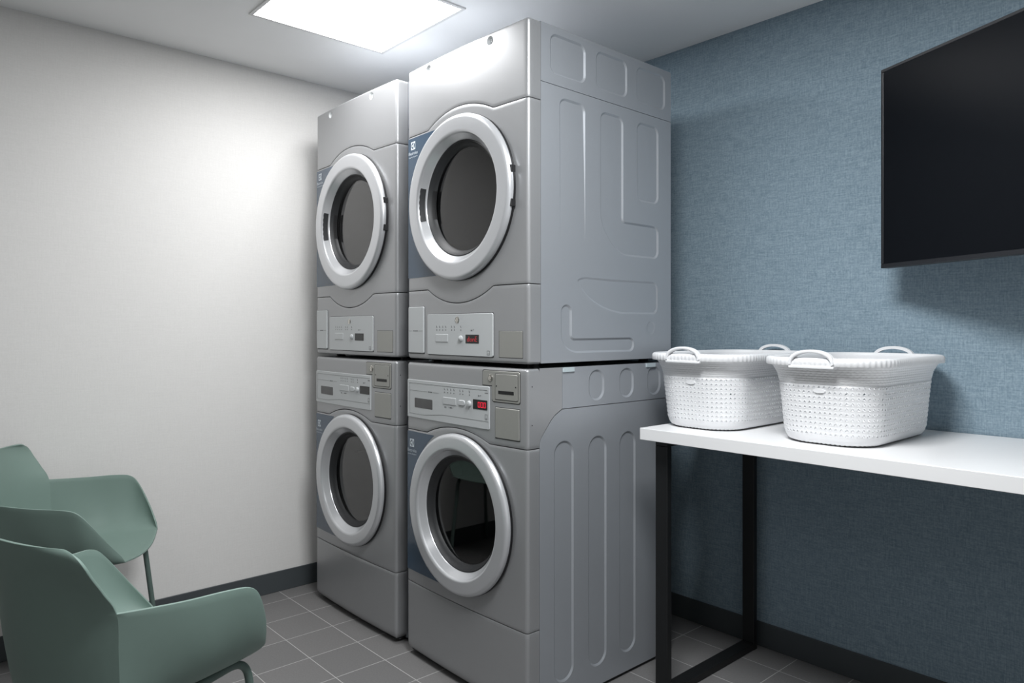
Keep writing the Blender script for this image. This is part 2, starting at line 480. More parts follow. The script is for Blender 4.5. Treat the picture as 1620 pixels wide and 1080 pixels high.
def door(parent, cx, cz, ro, ri, dryer):
    y0 = -BOW
    bm = bmesh.new()
    prof = [(ro - .012, y0 + .004), (ro - .002, y0 - .004), (ro, y0 - .008), (ro - .0005, y0 - .014), (ro - .003, y0 - .020), (ro - .0075, y0 - .0248), (ro - .0125, y0 - .0265), (ro - .0165, y0 - .0268),
            (ri + .0125, y0 - .0275), (ri + .009, y0 - .0275), (ri + .005, y0 - .0265), (ri + .0015, y0 - .0235), (ri, y0 - .020), (ri - .002, y0 - .0178), (ri - .016, y0 - .0022), (ri - .018, y0 + .000), (ri - .0195, y0 + .002), (ri - .0195, y0 + .006)]
    lathe(bm, prof, cx, cz, 128)
    d = link_mesh('door', bm, M['ring'], parent, ang=40); d['label'] = 'round silver door ring'
    bm = bmesh.new()
    lathe(bm, [(ri - .0195, y0 + .004), (ri - .024, y0 + .003), (ri - .028, y0 + .010), (ri - .034, y0 + .018), (ri - .039, y0 + .022), (ri - .042, y0 + .029), (ri - .046, y0 + .034)], cx, cz, 96)
    link_mesh('inner_ring', bm, M['gasket'], d, ang=50)
    bm = bmesh.new(); rg = ri - .040
    lathe(bm, [(rg, y0 + .029), (rg * .5, y0 + .0291), (.0001, y0 + .0291)], cx, cz, 96)
    link_mesh('glass', bm, M['glass'], d, ang=60)
    bm = bmesh.new()
    lathe(bm, [(ro - .022, .012), (ro - .006, y0 + .006), (ro + .001, y0 + .002), (ro + .001, y0 - .006), (ro - .01, y0 - .006)], cx, cz, 96)
    link_mesh('door_seal', bm, M['black'], parent)
    if dryer:
        a = math.radians(16.5)
        bm = bmesh.new(); rows = []
        for i in range(41):
            t = PI - a + 2 * a * i / 40
            wob = .0012 * abs(math.sin(i / 40 * PI * 6))
            r0, r1 = ri - .0015 + wob, ri - .0155
            def pt(r, out): 
                k = (ri - r) / .018
                return (cx + (r - out) * math.cos(t), y0 - .020 + .020 * k - out, cz + (r - out) * math.sin(t))
            rows.append([pt(r0, .0009), pt((r0 + r1) / 2, .0006), pt(r1, .0009)])
        grid(bm, rows); h = link_mesh('handle', bm, M['gasket'], d); h['label'] = 'dark recessed grip in the door ring'
        bm = bmesh.new(); rows = []
        for i in range(25):
            t = PI - a + 2 * a * i / 24
            rows.append([(cx + r * math.cos(t), y, cz + r * math.sin(t)) for r, y in ((ri - .0335, y0 + .0155), (ri - .0405, y0 + .0235), (ri - .047, y0 + .027))])
        grid(bm, rows); link_mesh('latch', bm, M['black'], d)
        for dz in (.057, -.054):
            bm = bmesh.new(); x = cx + math.sqrt(ro * ro - dz * dz)
            box(bm, x - .012, x + .0035, y0 - .016, y0 + .004, cz + dz - .0125, cz + dz + .0125, .0015, 1)
            link_mesh('hinge', bm, M['black'], d)
    # drum behind the glass
    bm = bmesh.new()
    lathe(bm, [(ri - .030, .040), (ri - .005, .07), (ri, .10), (ri, .50), (ri - .02, .52), (.05, .52), (.0001, .515)], cx, cz, 64)
    if not dryer:
        for k in range(3):
            a = k * 2 * PI / 3 + .5; c, s = math.cos(a), math.sin(a)
            rows = []
            for rr, ww in ((ri, .04), (ri - .04, .02), (ri - .05, .0)):
                rows.append((rr, ww))
            for sgn in (-1, 1):
                g = [[(cx + rr * c - sgn * ww * s, y, cz + rr * s + sgn * ww * c) for rr, ww in rows] for y in (.12, .48)]
                grid(bm, g)
    dr = link_mesh('drum', bm, M['drum'], parent)
    if dryer:
        bm = bmesh.new(); gx, gz = cx + .055, cz + .085
        for i in range(9):
            for j in range(9):
                u, v = (i - 4) * .011, (j - 4) * .011
                x, z = gx + (u - v) * .7071, gz + (u + v) * .7071
                r = bmesh.ops.create_circle(bm, cap_ends=True, segments=10, radius=.0042)
                for vv in r['verts']: vv.co = Vector((x + vv.co.x, .518, z + vv.co.y))
        g = link_mesh('drum_vent', bm, M['black'], dr)
    return d

def sticker(parent, cx, cz, r, zt, zb, x0, ex, ez):
    bm = bmesh.new(); xs = []; n = 30
    for k in range(n + 1): xs.append(x0 + (.20 - x0) * k / n)
    fr = .0007
    # polygon: left edge up, along the top to the circle, down the circle, along the bottom
    def xc(z): return cx - math.sqrt(max(0, r * r - (z - cz) ** 2))
    rows = []
    for k in range(41):
        z = zb + (zt - zb) * k / 40; x1 = xc(z)
        rows.append([(x0 + (x1 - x0) * j / 8, bow(x0 + (x1 - x0) * j / 8) - fr, z) for j in range(9)])
    grid(bm, rows)
    st = link_mesh('sticker', bm, M['sticker'], parent); st['label'] = 'dark blue sticker beside the door'
    # emblem and lettering
    bm = bmesh.new(); e = .0155; fr2 = .0013
    def q(pts):
        bm.faces.new([bm.verts.new((ex + px * e, bow(ex + px * e) - fr2, ez + pz * e)) for px, pz in pts])
    # square with a round opening
    n = 48
    sq = []
    for k in range(n):
        a = 2 * PI * k / n; c, s = math.cos(a), math.sin(a); m = max(abs(c), abs(s)); sq.append((c / m, s / m))
    for k in range(n):
        a, b_ = 2 * PI * k / n, 2 * PI * (k + 1) / n; k2 = (k + 1) % n
        ri = .80
        q([(ri * math.cos(a), ri * math.sin(a)), sq[k], sq[k2], (ri * math.cos(b_), ri * math.sin(b_))])
    # curved wedge and stem inside the circle
    up = [(-.80, .0), (-.42, .13), (-.12, .36), (.08, .80)]
    lo = [(-.80, .0), (-.42, -.13), (-.12, -.36), (.08, -.80)]
    for i in range(3):
        (ax, az), (bx, bz) = up[i], up[i + 1]
        (cx_, cz_), (dx, dz) = lo[i], lo[i + 1]
        if i == 0: q([(ax, az), (dx, dz), (bx, bz)])
        else: q([(ax, az), (cx_, cz_), (dx, dz), (bx, bz)])
    q([(.08, .80), (.08, -.80), (.26, -.76), (.26, .76)])
    bmesh.ops.recalc_face_normals(bm, faces=bm.faces)
    link_mesh('emblem', bm, M['white'], st, smooth=False)
    bm = text_bm('Electrolux', .0172, ex, ez - .0345, fr2, squeeze=.93)
    merge_bm(bm, text_bm('Laundry Systems', .0078, ex, ez - .0455, fr2, squeeze=1.2))
    link_mesh('lettering', bm, M['white'], st, smooth=False)

def feet(parent, h):
    for x in (.07, W - .07):
        for y in (.09, D - .08):
            bm = bmesh.new(); r = bmesh.ops.create_cone(bm, cap_ends=True, segments=20, radius1=.022, radius2=.018, depth=h)
            for v in r['verts']: v.co += Vector((x, y, h / 2))
            link_mesh('foot', bm, M['black'], parent)

def lock(bm, x, z, r, front):
    y = bow(x) - front
    lathe(bm, [(r, y + .003), (r, y), (r * .85, y - .0012), (r * .7, y - .0002), (r * .62, y + .0012), (r * .6, y - .0018), (.0001, y - .0022)], x, z, 24)
    box(bm, x - r * .08, x + r * .08, y - .0032, y - .0021, z - r * .4, z + r * .4)

def leds(bm, xs, z, front, marks=True):
    for x in xs:
        strip(bm, x - .0022, x + .0022, z - .0018, z + .0018, front)
        if marks:
            strip(bm, x - .0024, x - .0006, z + .0085, z + .0155, front); strip(bm, x + .0008, x + .0022, z + .0085, z + .0120, front)

def marking(parent, *draws):
    for fn in draws:
        bm = bmesh.new(); fn(bm); link_mesh('printed_marking', bm, M['mark'], parent, smooth=False)

def make_dryer():
    t = thing('tumble_dryer', 'x', 'dryer', (0, 0, 0), 0, 'stacked silver laundry machines')
    Z = 1.135; cx, cz, ro, ri = .346, .5955, .294, .2265
    carcass(.020, Z - .004, t); feet(t, .017)
    up = seam_fn(.877, .048, .336, .19); lo = seam_fn(.276, -.054, .336, .19)
    g = .0013
    uf = fascia(lambda x: up(x) + g, const(Z), 24, top_round=.008)
    for sx in (.15, .509):
        sz = 1.1085
        dead = [v for v in uf.verts if v.co.y < .008 and math.hypot(v.co.x - sx, v.co.z - sz) < .0205]
        bmesh.ops.delete(uf, geom=dead, context='VERTS')
        near = [e for e in uf.edges if e.is_boundary and all(math.hypot(v.co.x - sx, v.co.z - sz) < .05 and v.co.y < .008 for v in e.verts)]
        ci = [uf.verts.new((sx + .0155 * math.cos(k * PI / 16), bow(sx + .0155 * math.cos(k * PI / 16)), sz + .0155 * math.sin(k * PI / 16))) for k in range(32)]
        ce = [uf.edges.new((ci[k], ci[(k + 1) % 32])) for k in range(32)]
        bmesh.ops.triangle_fill(uf, use_beauty=True, edges=near + ce, normal=(0, -1, 0))
    bmesh.ops.recalc_face_normals(uf, faces=uf.faces)
    link_mesh('upper_panel', uf, M['silver'], t)
    link_mesh('door_panel', fascia(lambda x: lo(x) + g, lambda x: up(x) - g, 60, hole=(cx, cz, .262)), M['silver'], t)
    link_mesh('lower_panel', fascia(const(.015), lambda x: lo(x) - g, 20, bot_round=.010), M['silver'], t)
    bm = bmesh.new(); quad(bm, [(.02, .02, Z), (W - .02, .02, Z), (W - .02, D, Z), (.02, D, Z)]); 
    for x0, x1 in ((0, .02), (W - .02, W)): quad(bm, [(x0, .055, Z), (x1, .055, Z), (x1, D, Z), (x0, D, Z)])
    link_mesh('lid', bm, M['side'], t, smooth=False)
    # sides
    y0 = .0568
    fade = lambda zl, L: (lambda q: .0045 * min(1, max(0, (q[1] - zl) / L)))
    k = 1.128
    R = lambda a, b_, c, d: [(a, c), (b_, c), (b_, d), (a, d)]
    e_top = [(round_poly(R(a, b_, 2.104 - k, 2.239 - k), .03), None) for a, b_ in ((.099, .273), (.327, .499), (.553, .730))]
    e_low = [
        (round_poly(R(.143, .271, 1.555 - k, 2.034 - k), [.02, .02, .03, .03]), fade(1.56 - k, .14)),
        (round_poly([(.35, 2.03 - k), (.477, 2.03 - k), (.477, 1.65 - k), (.688, 1.65 - k), (.688, 1.525 - k), (.45, 1.525 - k), (.35, 1.625 - k)], [.03, .03, .012, .03, .03, .05, .05], 6), None),
        (round_poly(R(.557, .688, 1.735 - k, 2.032 - k), .03), None),
        (round_poly([(.405, 1.435 - k), (.683, 1.437 - k), (.683, 1.313 - k), (.412, 1.312 - k), (.285, 1.362 - k), (.222, 1.425 - k), (.262, 1.438 - k)], [.02, .03, .03, .09, .1, .02, .02], 6), lambda q: .003),
        (round_poly([(.151, 1.34 - k), (.204, 1.34 - k), (.204, 1.225 - k), (.539, 1.226 - k), (.539, 1.174 - k), (.20, 1.175 - k), (.151, 1.21 - k)], [.025, .025, .012, .025, .025, .05, .03], 6), None),
        ([(.64 + .026 * math.cos(a * PI / 12), 1.262 - k + .026 * math.sin(a * PI / 12)) for a in range(24)], lambda q: .0012),
    ]
    for x, s in ((W, 1), (0, -1)):
        link_mesh('upper_side_panel', recessed([(y0, .9415), (D, .9415), (D, Z), (y0, Z)], e_top, x, s), M['side'], t, smooth=False)
        link_mesh('side_panel', recessed([(y0, .017), (D, .017), (D, .9395), (y0, .9395)], e_low, x, s), M['side'], t, smooth=False)
    d = door(t, cx, cz, ro, ri, True)
    # cover screws
    for x in (.15, .509):
        bm = bmesh.new(); z = 1.1085; y = bow(x)
        lathe(bm, [(.0157, y - .0003), (.0145, y + .0008), (.0070, y + .0075), (.0066, y + .0060), (.0040, y + .0052), (.0036, y + .0068), (.0001, y + .0068)], x, z, 28)
        link_mesh('screw', bm, M['plate'], t, ang=30)
    sticker(t, cx, cz, .306, .8705, .3265, .0045, .041, .841)
    # control plate
    link_mesh('plate_gap', rr_plate(.1435, .5315, 1.159 - k, 1.3145 - k, .0004, .002, .008), M['platedge'], t)
    cp = link_mesh('control_panel', rr_plate(.1465, .5285, 1.1625 - k, 1.3115 - k, .0045, .005, .007), M['plate'], t)
    f = .0049
    bm = bmesh.new(); lock(bm, .335, 1.289 - k, .0125, .0046); link_mesh('lock', bm, M['chrome'], cp)
    def clock(b):
        strip(b, .413, .420, 1.2500 - k, 1.2545 - k, f); strip(b, .424, .4255, 1.2500 - k, 1.2560 - k, f); strip(b, .4285, .430, 1.2535 - k, 1.2560 - k, f)
    def booklet(b):
        for a0, a1, b0, b1 in ((.500, .513, 1.1685, 1.1695), (.500, .501, 1.1685, 1.1835), (.512, .513, 1.1685, 1.1835), (.500, .513, 1.1825, 1.1835), (.500, .513, 1.1725, 1.1735)):
            strip(b, a0, a1, b0 - k, b1 - k, f)
    marking(cp, lambda b: leds(b, (.210, .229, .248, .267), 1.2535 - k, f), lambda b: leds(b, (.303, .319), 1.2535 - k, f), lambda b: leds(b, (.357,), 1.2535 - k, f), clock, booklet)
    link_mesh('button', rr_plate(.203, .281, 1.2095 - k, 1.238 - k, .0062, .002, .003), M['plate'], cp)
    bm = bmesh.new(); y = bow(.357) - .0045; lathe(bm, [(.0115, y), (.011, y - .003), (.008, y - .0055), (.0001, y - .0068)], .357, 1.2225 - k, 24)
    link_mesh('button', bm, M['plate'], cp)
    ds = link_mesh('display', rr_plate(.384, .457, 1.207 - k, 1.2375 - k, .0052, .001, .0015, .0004), M['screen'], cp)
    bm = bmesh.new(); digits(bm, 'donE', .394, 1.2135 - k, .011, .018, .0035, .0058); link_mesh('digits', bm, M['reddim'], ds, smooth=False)
    # lint drawer and blank cover
    link_mesh('plate_gap', rr_plate(.0085, .1245, 1.1605 - k, 1.3455 - k, .0004, .002, .006), M['platedge'], t)
    dr = link_mesh('lint_drawer', rr_plate(.0115, .1215, 1.165 - k, 1.3425 - k, .0055, .006, .005, .002), M['plate'], t)
    z = 1.2495 - k
    def word(b):
        for i, w in enumerate((.005, .003, .006, .004, .005)): strip(b, .050 + i * .007, .050 + i * .007 + w, z - .0014, z + .0022, .006)
        strip(b, .018, .040, z, z + .0009, .006); strip(b, .092, .114, z, z + .0009, .006)
    marking(dr, word)
    link_mesh('plate_gap', rr_plate(.5535, .6690, 1.1600 - k, 1.2520 - k, .0003, .002, .003), M['platedge'], t)
    bc = link_mesh('blank_cover', rr_plate(.556, .6665, 1.1625 - k, 1.2495 - k, .0010, .003, .0025, .0006), M['steel'], t)
    bc['label'] = 'plain square steel cover plate'
    return t

def make_washer():
    t = thing('washing_machine', 'x', 'washing machine', (0, 0, 0), 0, 'silver laundry machines')
    Z = 1.143; cx, cz, ro, ri = .346, .614, .285, .2255; k = -.015
    carcass(.018, Z - .004, t); feet(t, .016)
    up = seam_fn(.8815, .036, .328, .184); g = .0013
    tf = fascia(lambda x: up(x) + g, const(Z), 20, top_round=.012)
    poly = [(.055, .902), (.064, .918), (.107, .9685), (.125, .985), (.161, 1.0045), (.161, Z), (.055, Z)]
    for x, s in ((W, 1), (0, -1)):
        vs = [tf.verts.new((x, p[0], p[1])) for p in (poly if s > 0 else reversed(poly))]; tf.faces.new(vs)
    link_mesh('upper_panel', tf, M['silver'], t)
    link_mesh('door_panel', fascia(const(.2895), lambda x: up(x) - g, 60, hole=(cx, cz, .258)), M['silver'], t)
    link_mesh('kick_panel', fascia(const(.012), const(.2870), 16, bot_round=.036), M['silver'], t)
    bm = bmesh.new(); quad(bm, [(.02, .02, Z), (W - .02, .02, Z), (W - .02, D, Z), (.02, D, Z)])
    for x0, x1 in ((0, .02), (W - .02, W)): quad(bm, [(x0, .055, Z), (x1, .055, Z), (x1, D, Z), (x0, D, Z)])
    link_mesh('lid', bm, M['side'], t, smooth=False)
    ov = lambda a, b_: round_poly([(a, 1.020), (b_, 1.020), (b_, 1.129), (a, 1.129)], .0395, 14)
    e_top = [(ov(.295, .377), None), (ov(.461, .543), None), (ov(.626, .708), None)]
    slot = lambda a, b_: (round_poly([(a, .082), (b_, .082), (b_, .895), (a, .895)], .0465, 10), None)
    e_low = [slot(.122, .218), slot(.293, .389), slot(.461, .554)]
    side = [(.0565, .013), (D, .013), (D, 1.0015), (.163, 1.0015), (.127, .9825), (.109, .9665), (.066, .9165), (.0565, .900)]
    for x, s in ((W, 1), (0, -1)):
        link_mesh('top_rail', recessed([(.1622, 1.004), (D, 1.004), (D, Z), (.1622, Z)], e_top, x, s), M['side'], t, smooth=False)
        link_mesh('side_panel', recessed(side, e_low, x, s), M['side'], t, smooth=False)
    for a in (.163, .616):
        bm = bmesh.new()
        box(bm, W - .01, W + .004, a, a + .056, 1.1265, Z - .0002, .001, 1); box(bm, W - .04, W + .004, a, a + .056, Z - .001, Z - .0002)
        link_mesh('stacking_bracket', bm, M['zinc'], t)
    for y, z in ((.022, 1.085), (.022, .960)):
        bm = bmesh.new(); r = bmesh.ops.create_circle(bm, cap_ends=True, segments=12, radius=.0022)
        for v in r['verts']: v.co = Vector((W + .0004, y + v.co.x, z + v.co.y))
        link_mesh('screw_hole', bm, M['carcass'], t, smooth=False)
    door(t, cx, cz, ro, ri, False)
    sticker(t, cx, cz, .302, .8745, .3345, -.0005 + .005, .038, .829)
    # control panel with a smaller inset area
    L = lambda z: z + .015
    f = .0031
    cp = link_mesh('control_panel', rr_plate(.0065, .514, L(.915), L(1.061), .0026, .004, .004), M['plate'], t)
    def outline(b):
        strip(b, .022, .505, L(1.0475), L(1.0485), f); strip(b, .022, .0230, L(.931), L(1.0485), f); strip(b, .022, .13, L(.930), L(.9308), f)
        for i in range(12): strip(b, .13 + i * .01, .14 + i * .01, L(.930 + .0115 * (i + .5) / 12), L(.9308 + .0115 * (i + .5) / 12), f)
        strip(b, .25, .508, L(.9415), L(.9423), f)
        strip(b, .022, .150, L(1.0195), L(1.0203), f); strip(b, .19, .225, L(1.0195), L(1.0203), f)
        for i, w in enumerate((.006, .003, .006, .004)): strip(b, .155 + i * .0075, .155 + i * .0075 + w, L(1.018), L(1.022), f)
    def clock(b):
        strip(b, .455, .461, L(1.0245), L(1.029), f); strip(b, .465, .4665, L(1.0245), L(1.030), f); strip(b, .469, .471, L(1.0275), L(1.030), f)
    def model(b):
        for i in range(4): strip(b, .491 + i * .0042, .494 + i * .0042, L(1.0375), L(1.0405), f)
    def below(b):
        for x, w in ((.262, .006), (.271, .002), (.288, .002), (.295, .012), (.312, .002)): strip(b, x, x + w, L(.9705), L(.9745), f)
    def booklet(b):
        for a0, a1, b0, b1 in ((.492, .504, .9475, .9487), (.492, .4932, .9475, .9655), (.5028, .504, .9475, .9655), (.492, .504, .9645, .9655), (.492, .504, .9515, .9525)):
            strip(b, a0, a1, L(b0), L(b1), f)
    marking(cp, outline, clock, model, below, booklet, lambda b: leds(b, (.262, .281, .300, .319), L(1.026), f), lambda b: leds(b, (.355, .371), L(1.026), f), lambda b: leds(b, (.408,), L(1.026), f))
    link_mesh('viewing_window', rr_plate(.060, .184, L(.955), L(.992), .0030, .001, .004, .0003), M['window'], cp)
    link_mesh('button', rr_plate(.252, .332, L(.983), L(1.0085), .0045, .002, .003), M['plate'], cp)
    link_mesh('button', rr_plate(.345, .385, L(.985), L(1.0055), .0060, .003, .0095, .0025), M['plate'], cp)
    bm = bmesh.new(); y = bow(.408) - .0026; lathe(bm, [(.0115, y), (.011, y - .004), (.008, y - .007), (.0001, y - .0082)], .408, L(.995), 24)
    link_mesh('button', bm, M['plate'], cp)
    ds = link_mesh('display', rr_plate(.428, .504, L(.980), L(1.0135), .0036, .001, .0015, .0004), M['screen'], cp)
    bm = bmesh.new(); digits(bm, '000', .4555, L(.9865), .0115, .0195, .0035, .0042); link_mesh('digits', bm, M['red'], ds, smooth=False)
    # coin unit: L-shaped plate with an inner door
    def lplate(e, front, th, mat, name, bev=.0012):
        bm = bmesh.new()
        xs0, zb0, zt0 = rr_cols(.478 - e, .660 + e, L(1.013) - e, L(1.1165) + e, .008)
        xs = sorted(set(xs0 + [.500, .512, .5235, .5262 - e, .5268 - e, .532]))
        def zb(x):
            if x < .5265 - e: return max(zb0(x), L(1.0665) - e)
            d = max(.5345 - e - x, 0); r = .008
            return max(zb0(x), L(1.013) - e + (r - math.sqrt(max(0, r * r - d * d))))
        slab(bm, xs, zb, zt0, front, th, bev)
        return link_mesh(name, bm, mat, t)
    lplate(.0025, .0003, .002, M['platedge'], 'plate_gap', .0003)
    cu = lplate(0, .0020, .004, M['steel'], 'coin_unit')
    cu['label'] = 'stepped steel coin plate with a lock and a slot'
    link_mesh('door_gap', rr_plate(.5415, .6525, L(1.0195), L(1.1085), .0023, .001, .005, .0003), M['platedge'], cu)
    link_mesh('coin_door', rr_plate(.5435, .6505, L(1.0212), L(1.1068), .0036, .002, .004), M['steel'], cu)
    bm = bmesh.new(); lock(bm, .5205, L(1.092), .0115, .0046); link_mesh('lock', bm, M['chrome'], cu)
    link_mesh('coin_slot', rr_plate(.560, .634, L(1.0400), L(1.0515), .0041, .001, .001, .0002), M['black'], cu)
    for x in (.551, .643):
        bm = bmesh.new(); strip(bm, x - .0022, x + .0022, L(1.064), L(1.0685), .0041); link_mesh('screw', bm, M['black'], cu, smooth=False)
    link_mesh('plate_gap', rr_plate(.5400, .6610, L(.8885), L(.9970), .0003, .002, .003), M['platedge'], t)
    bb = link_mesh('blank_cover', rr_plate(.5430, .6585, L(.8925), L(.9940), .0030, .005, .003, .0016), M['steel'], t)
    bb['label'] = 'plain rectangular steel cover plate'
    return t

X1, X2, YM = -3.142, -2.368, 1.571
DX = -.005
washer = make_washer()
washer.location = (X2 + DX, YM, 0)
washer['label'] = 'lower silver washing machine beside the white table, under the nearer dryer'
dup(washer, (X1 + DX, YM, 0), label='lower silver washing machine beside the pale wall, under the farther dryer')
dryer = make_dryer()
dryer.location = (X2, YM, 1.143)
dryer['label'] = 'upper silver dryer nearer the blue wall, stacked on the washer beside the table'
dup(dryer, (X1, YM, 1.143), label='upper silver dryer nearer the pale wall, stacked on the farther washer')
for o in bpy.data.objects:
    if o.get('category') in ('dryer', 'washing machine'): o['group'] = 'silver stacked laundry machines'

# ------------------------------------------------------------------ table
TT = .933
tb = thing('folding_table', 'long white-topped table with flat black metal frame along the blue wall', 'table', (0, 0, 0))
bm = bmesh.new(); box(bm, -1.537, .45, 1.966, YB - .008, TT - .040, TT, .0012, 1)
link_mesh('tabletop', bm, M['top'], tb)['label'] = 'thick white laminate top'
def leg_bar(x, y0, y1, z0, z1, name):
    bm = bmesh.new(); box(bm, x, x + .050, y0, y1, z0, z1, .0015, 1); link_mesh(name, bm, M['blackmetal'], tb)
for x in (-1.519, .38):
    leg_bar(x, 2.030, 2.055, 0, TT - .065, 'leg')
    leg_bar(x, 2.600, 2.625, 0, TT - .065, 'leg')
    leg_bar(x, 2.0555, 2.5995, .002, .027, 'bottom_rail')
    leg_bar(x, 2.030, 2.625, TT - .0648, TT - .0402, 'top_rail')

# ------------------------------------------------------------------ laundry baskets
def rrect_pt(u, a, b, r):
    """point and outward normal on a rounded rectangle (half sizes a, b), u in 0..1 by arc length, starting mid of -y side going +x"""
    r = min(r, a - .001, b - .001)
    segs = [('l', a - r), ('c', r * PI / 2), ('l', 2 * (b - r)), ('c', r * PI / 2), ('l', 2 * (a - r)), ('c', r * PI / 2), ('l', 2 * (b - r)), ('c', r * PI / 2), ('l', a - r)]
    tot = sum(s[1] for s in segs); s = (u % 1) * tot
    starts = [(0, -b, 0), (a - r, -b + r, -PI / 2), (a, -b + r, PI / 2), (a - r, b - r, 0), (a - r, b, PI), (-a + r, b - r, PI / 2), (-a, b - r, -PI / 2), (-a + r, -b + r, PI), (-a + r, -b, 0)]
    for (kd, L), (x, y, an) in zip(segs, starts):
        if s <= L or (kd, L) == segs[-1] and False:
            break
        s -= L
    if kd == 'l':
        d = (math.cos(an), math.sin(an)); return (x + d[0] * s, y + d[1] * s), (d[1], -d[0])
    t = an + s / r
    return (x + r * math.cos(t), y + r * math.sin(t)), (math.cos(t), math.sin(t))

NB = 100
def bwall(z):
    """half sizes and corner radius of the basket wall at height z"""
    pts = [(0, .122, .235, .090), (.006, .134, .248, .098), (.018, .1425, .2565, .104), (.04, .146, .260, .106), (.12, .1515, .2675, .108), (.180, .1565, .274, .110), (.205, .162, .280, .113), (.222, .170, .288, .118), (.236, .179, .297, .124)]
    for (z0, *p), (z1, *q) in zip(pts, pts[1:]):
        if z <= z1:
            t = (z - z0) / (z1 - z0); return [p[i] * (1 - t) + q[i] * t for i in range(3)]
    return list(pts[-1][1:])
def bpt(u, z, off=0):
    a, b, r = bwall(z); p, n = rrect_pt(u, a, b, r)
    return Vector((p[0] + n[0] * off, p[1] + n[1] * off, z))

def make_basket():
    t = thing('laundry_basket', 'x', 'laundry basket', (0, 0, 0), 0, 'white knit-pattern laundry baskets')
    bm = bmesh.new()
    # plain foot of the body
    zs = [0, .003, .007, .013, .020, .027]
    grid(bm, [[bpt(k / NB / 2, z) for k in range(2 * NB)] for z in zs], closed=True)
    # knitted rows: each stitch is an open V between two ridges
    Z0, Z1, R = .027, .178, 10
    h = (Z1 - Z0) / R
    for r in range(R):
        za, zb = Z0 + r * h, Z0 + (r + 1) * h
        for k in range(NB):
            u0 = k / NB; du = 1 / NB
            def P(a, c, o=0): return bm.verts.new(bpt(u0 + a * du, za + c * h, o))
            # frame: ridge at the bottom and top, two slanted strands, a triangular opening
            out = [(0, 0, .0), (.5, 0, .0), (1, 0, .0), (1, .5, .0012), (1, 1, .0), (.5, 1, .0), (0, 1, .0), (0, .5, .0012)]
            inn = [(.20, .27, .0013), (.5, .25, .0013), (.80, .27, .0013), (.73, .47, .0018), (.60, .72, .0016), (.5, .78, .0014), (.40, .72, .0016), (.27, .47, .0018)]
            ov = [P(*q) for q in out]; iv = [P(*q) for q in inn]
            hv = [P(.5 + (q[0] - .5) * .62, .5 + (q[1] - .5) * .62, -.0006) for q in inn]
            for i in range(8):
                j = (i + 1) % 8
                bm.faces.new((ov[i], ov[j], iv[j], iv[i])); bm.faces.new((iv[i], iv[j], hv[j], hv[i]))
            if r % 2 == 0 and False: bm.faces.new(hv)
    # solid knitted band below the rim
    zs = [Z1 + (.236 - Z1) * i / 32 for i in range(33)]
    rows = []
    for i, z in enumerate(zs):
        rows.append([bpt(k / NB / 4, z, .0011 * math.sin(i / 32 * 2 * PI * 8) * math.sin(k / 4 * 2 * PI + (i // 4 % 2) * PI) + .0006 * math.cos(i / 32 * 2 * PI * 8)) for k in range(4 * NB)])
    grid(bm, rows, closed=True)
    # floor of the basket
    bm.faces.new([bm.verts.new(bpt(k / NB, .003)) for k in range(NB)])
    body = link_mesh('body', bm, M['basket'], t, ang=60)
    sm = body.modifiers.new('thickness', 'SOLIDIFY'); sm.thickness = .0024; sm.offset = -1
    # rim: rolled band with fluted outer face
    bm = bmesh.new(); n = 4 * 116; rows = []
    prof = [(-.004, .232), (.004, .231), (.0105, .232), (.0120, .2345), (.0125, .243), (.0120, .2505), (.0090, .2545), (.004, .2565), (-.002, .2560), (-.005, .2530), (-.006, .244), (-.004, .232)]
    for o, z in prof:
        row = []
        for k in range(n):
            a, b, r = bwall(.236); p, nr = rrect_pt(k / n, a, b, r)
            fl = (.0013 * math.cos(k / 4 * 2 * PI) if o > .0101 else 0)
            row.append((p[0] + nr[0] * (o + fl), p[1] + nr[1] * (o + fl), z))
        rows.append(row)
    grid(bm, rows, closed=True); link_mesh('rim', bm, M['basket'], t, ang=50)
    # handles: arched strap at each short end, tied down to the outside of the rim
    for s in (-1, 1):
        bm = bmesh.new(); yb = s * (.297 + .010); hw = .066
        arc = []
        for i in range(33):
            a = PI * i / 32
            arc.append((-hw * math.cos(a), math.sin(a) ** .8))
        def strap(inner, y0, y1):
            rows = []
            for x, q in arc:
                zo = .2400 + .0400 * q; zi = .2330 + .0375 * q
                xi = x * (1 - .10)
                rows.append([(x, y0, zo), (x, y1, zo), (x * .985, y1 + s * .0015, zo - .002), (xi, y1 + s * .0015, zi + .002), (xi * .99, y1, zi), (xi, y0, zi)])
            vs = grid(bm, rows, closed=True); bm.faces.new(vs[0]); bm.faces.new(list(reversed(vs[-1])))
        strap(0, yb - s * .010, yb + s * .006)
        # foot ledge below the opening
        box(bm, -hw, hw, min(yb - s * .006, yb + s * .0065), max(yb - s * .006, yb + s * .0065), .2255, .2335, .002, 2)
        bmesh.ops.recalc_face_normals(bm, faces=bm.faces)
        link_mesh('handle', bm, M['basket'], t, ang=40)
    # oval maker's plate, blank
    bm = bmesh.new(); n = 32; y0 = -bwall(.160)[1]
    rows = []
    for rr, dy in ((1, .001), (1, -.0022), (.93, -.0032), (.02, -.0034)):
        rows.append([(.008 + .019 * rr * math.cos(2 * PI * k / n), y0 + dy, .160 + .0068 * rr * math.sin(2 * PI * k / n)) for k in range(n)])
    grid(bm, rows, closed=True); link_mesh('oval_badge', bm, M['basket'], t)
    return t
bk = make_basket()
bk.location = (-.957, 2.318, TT + .0005)
bk['label'] = 'white knit-pattern plastic laundry basket farther from the machines, standing under the television side'
bk2 = dup(bk, (-1.398, 2.325, TT + .0005), label='white knit-pattern plastic laundry basket at the table end beside the machines')
bk['label'] = 'white knit-pattern plastic laundry basket farther from the machines, with blue wall to its right'

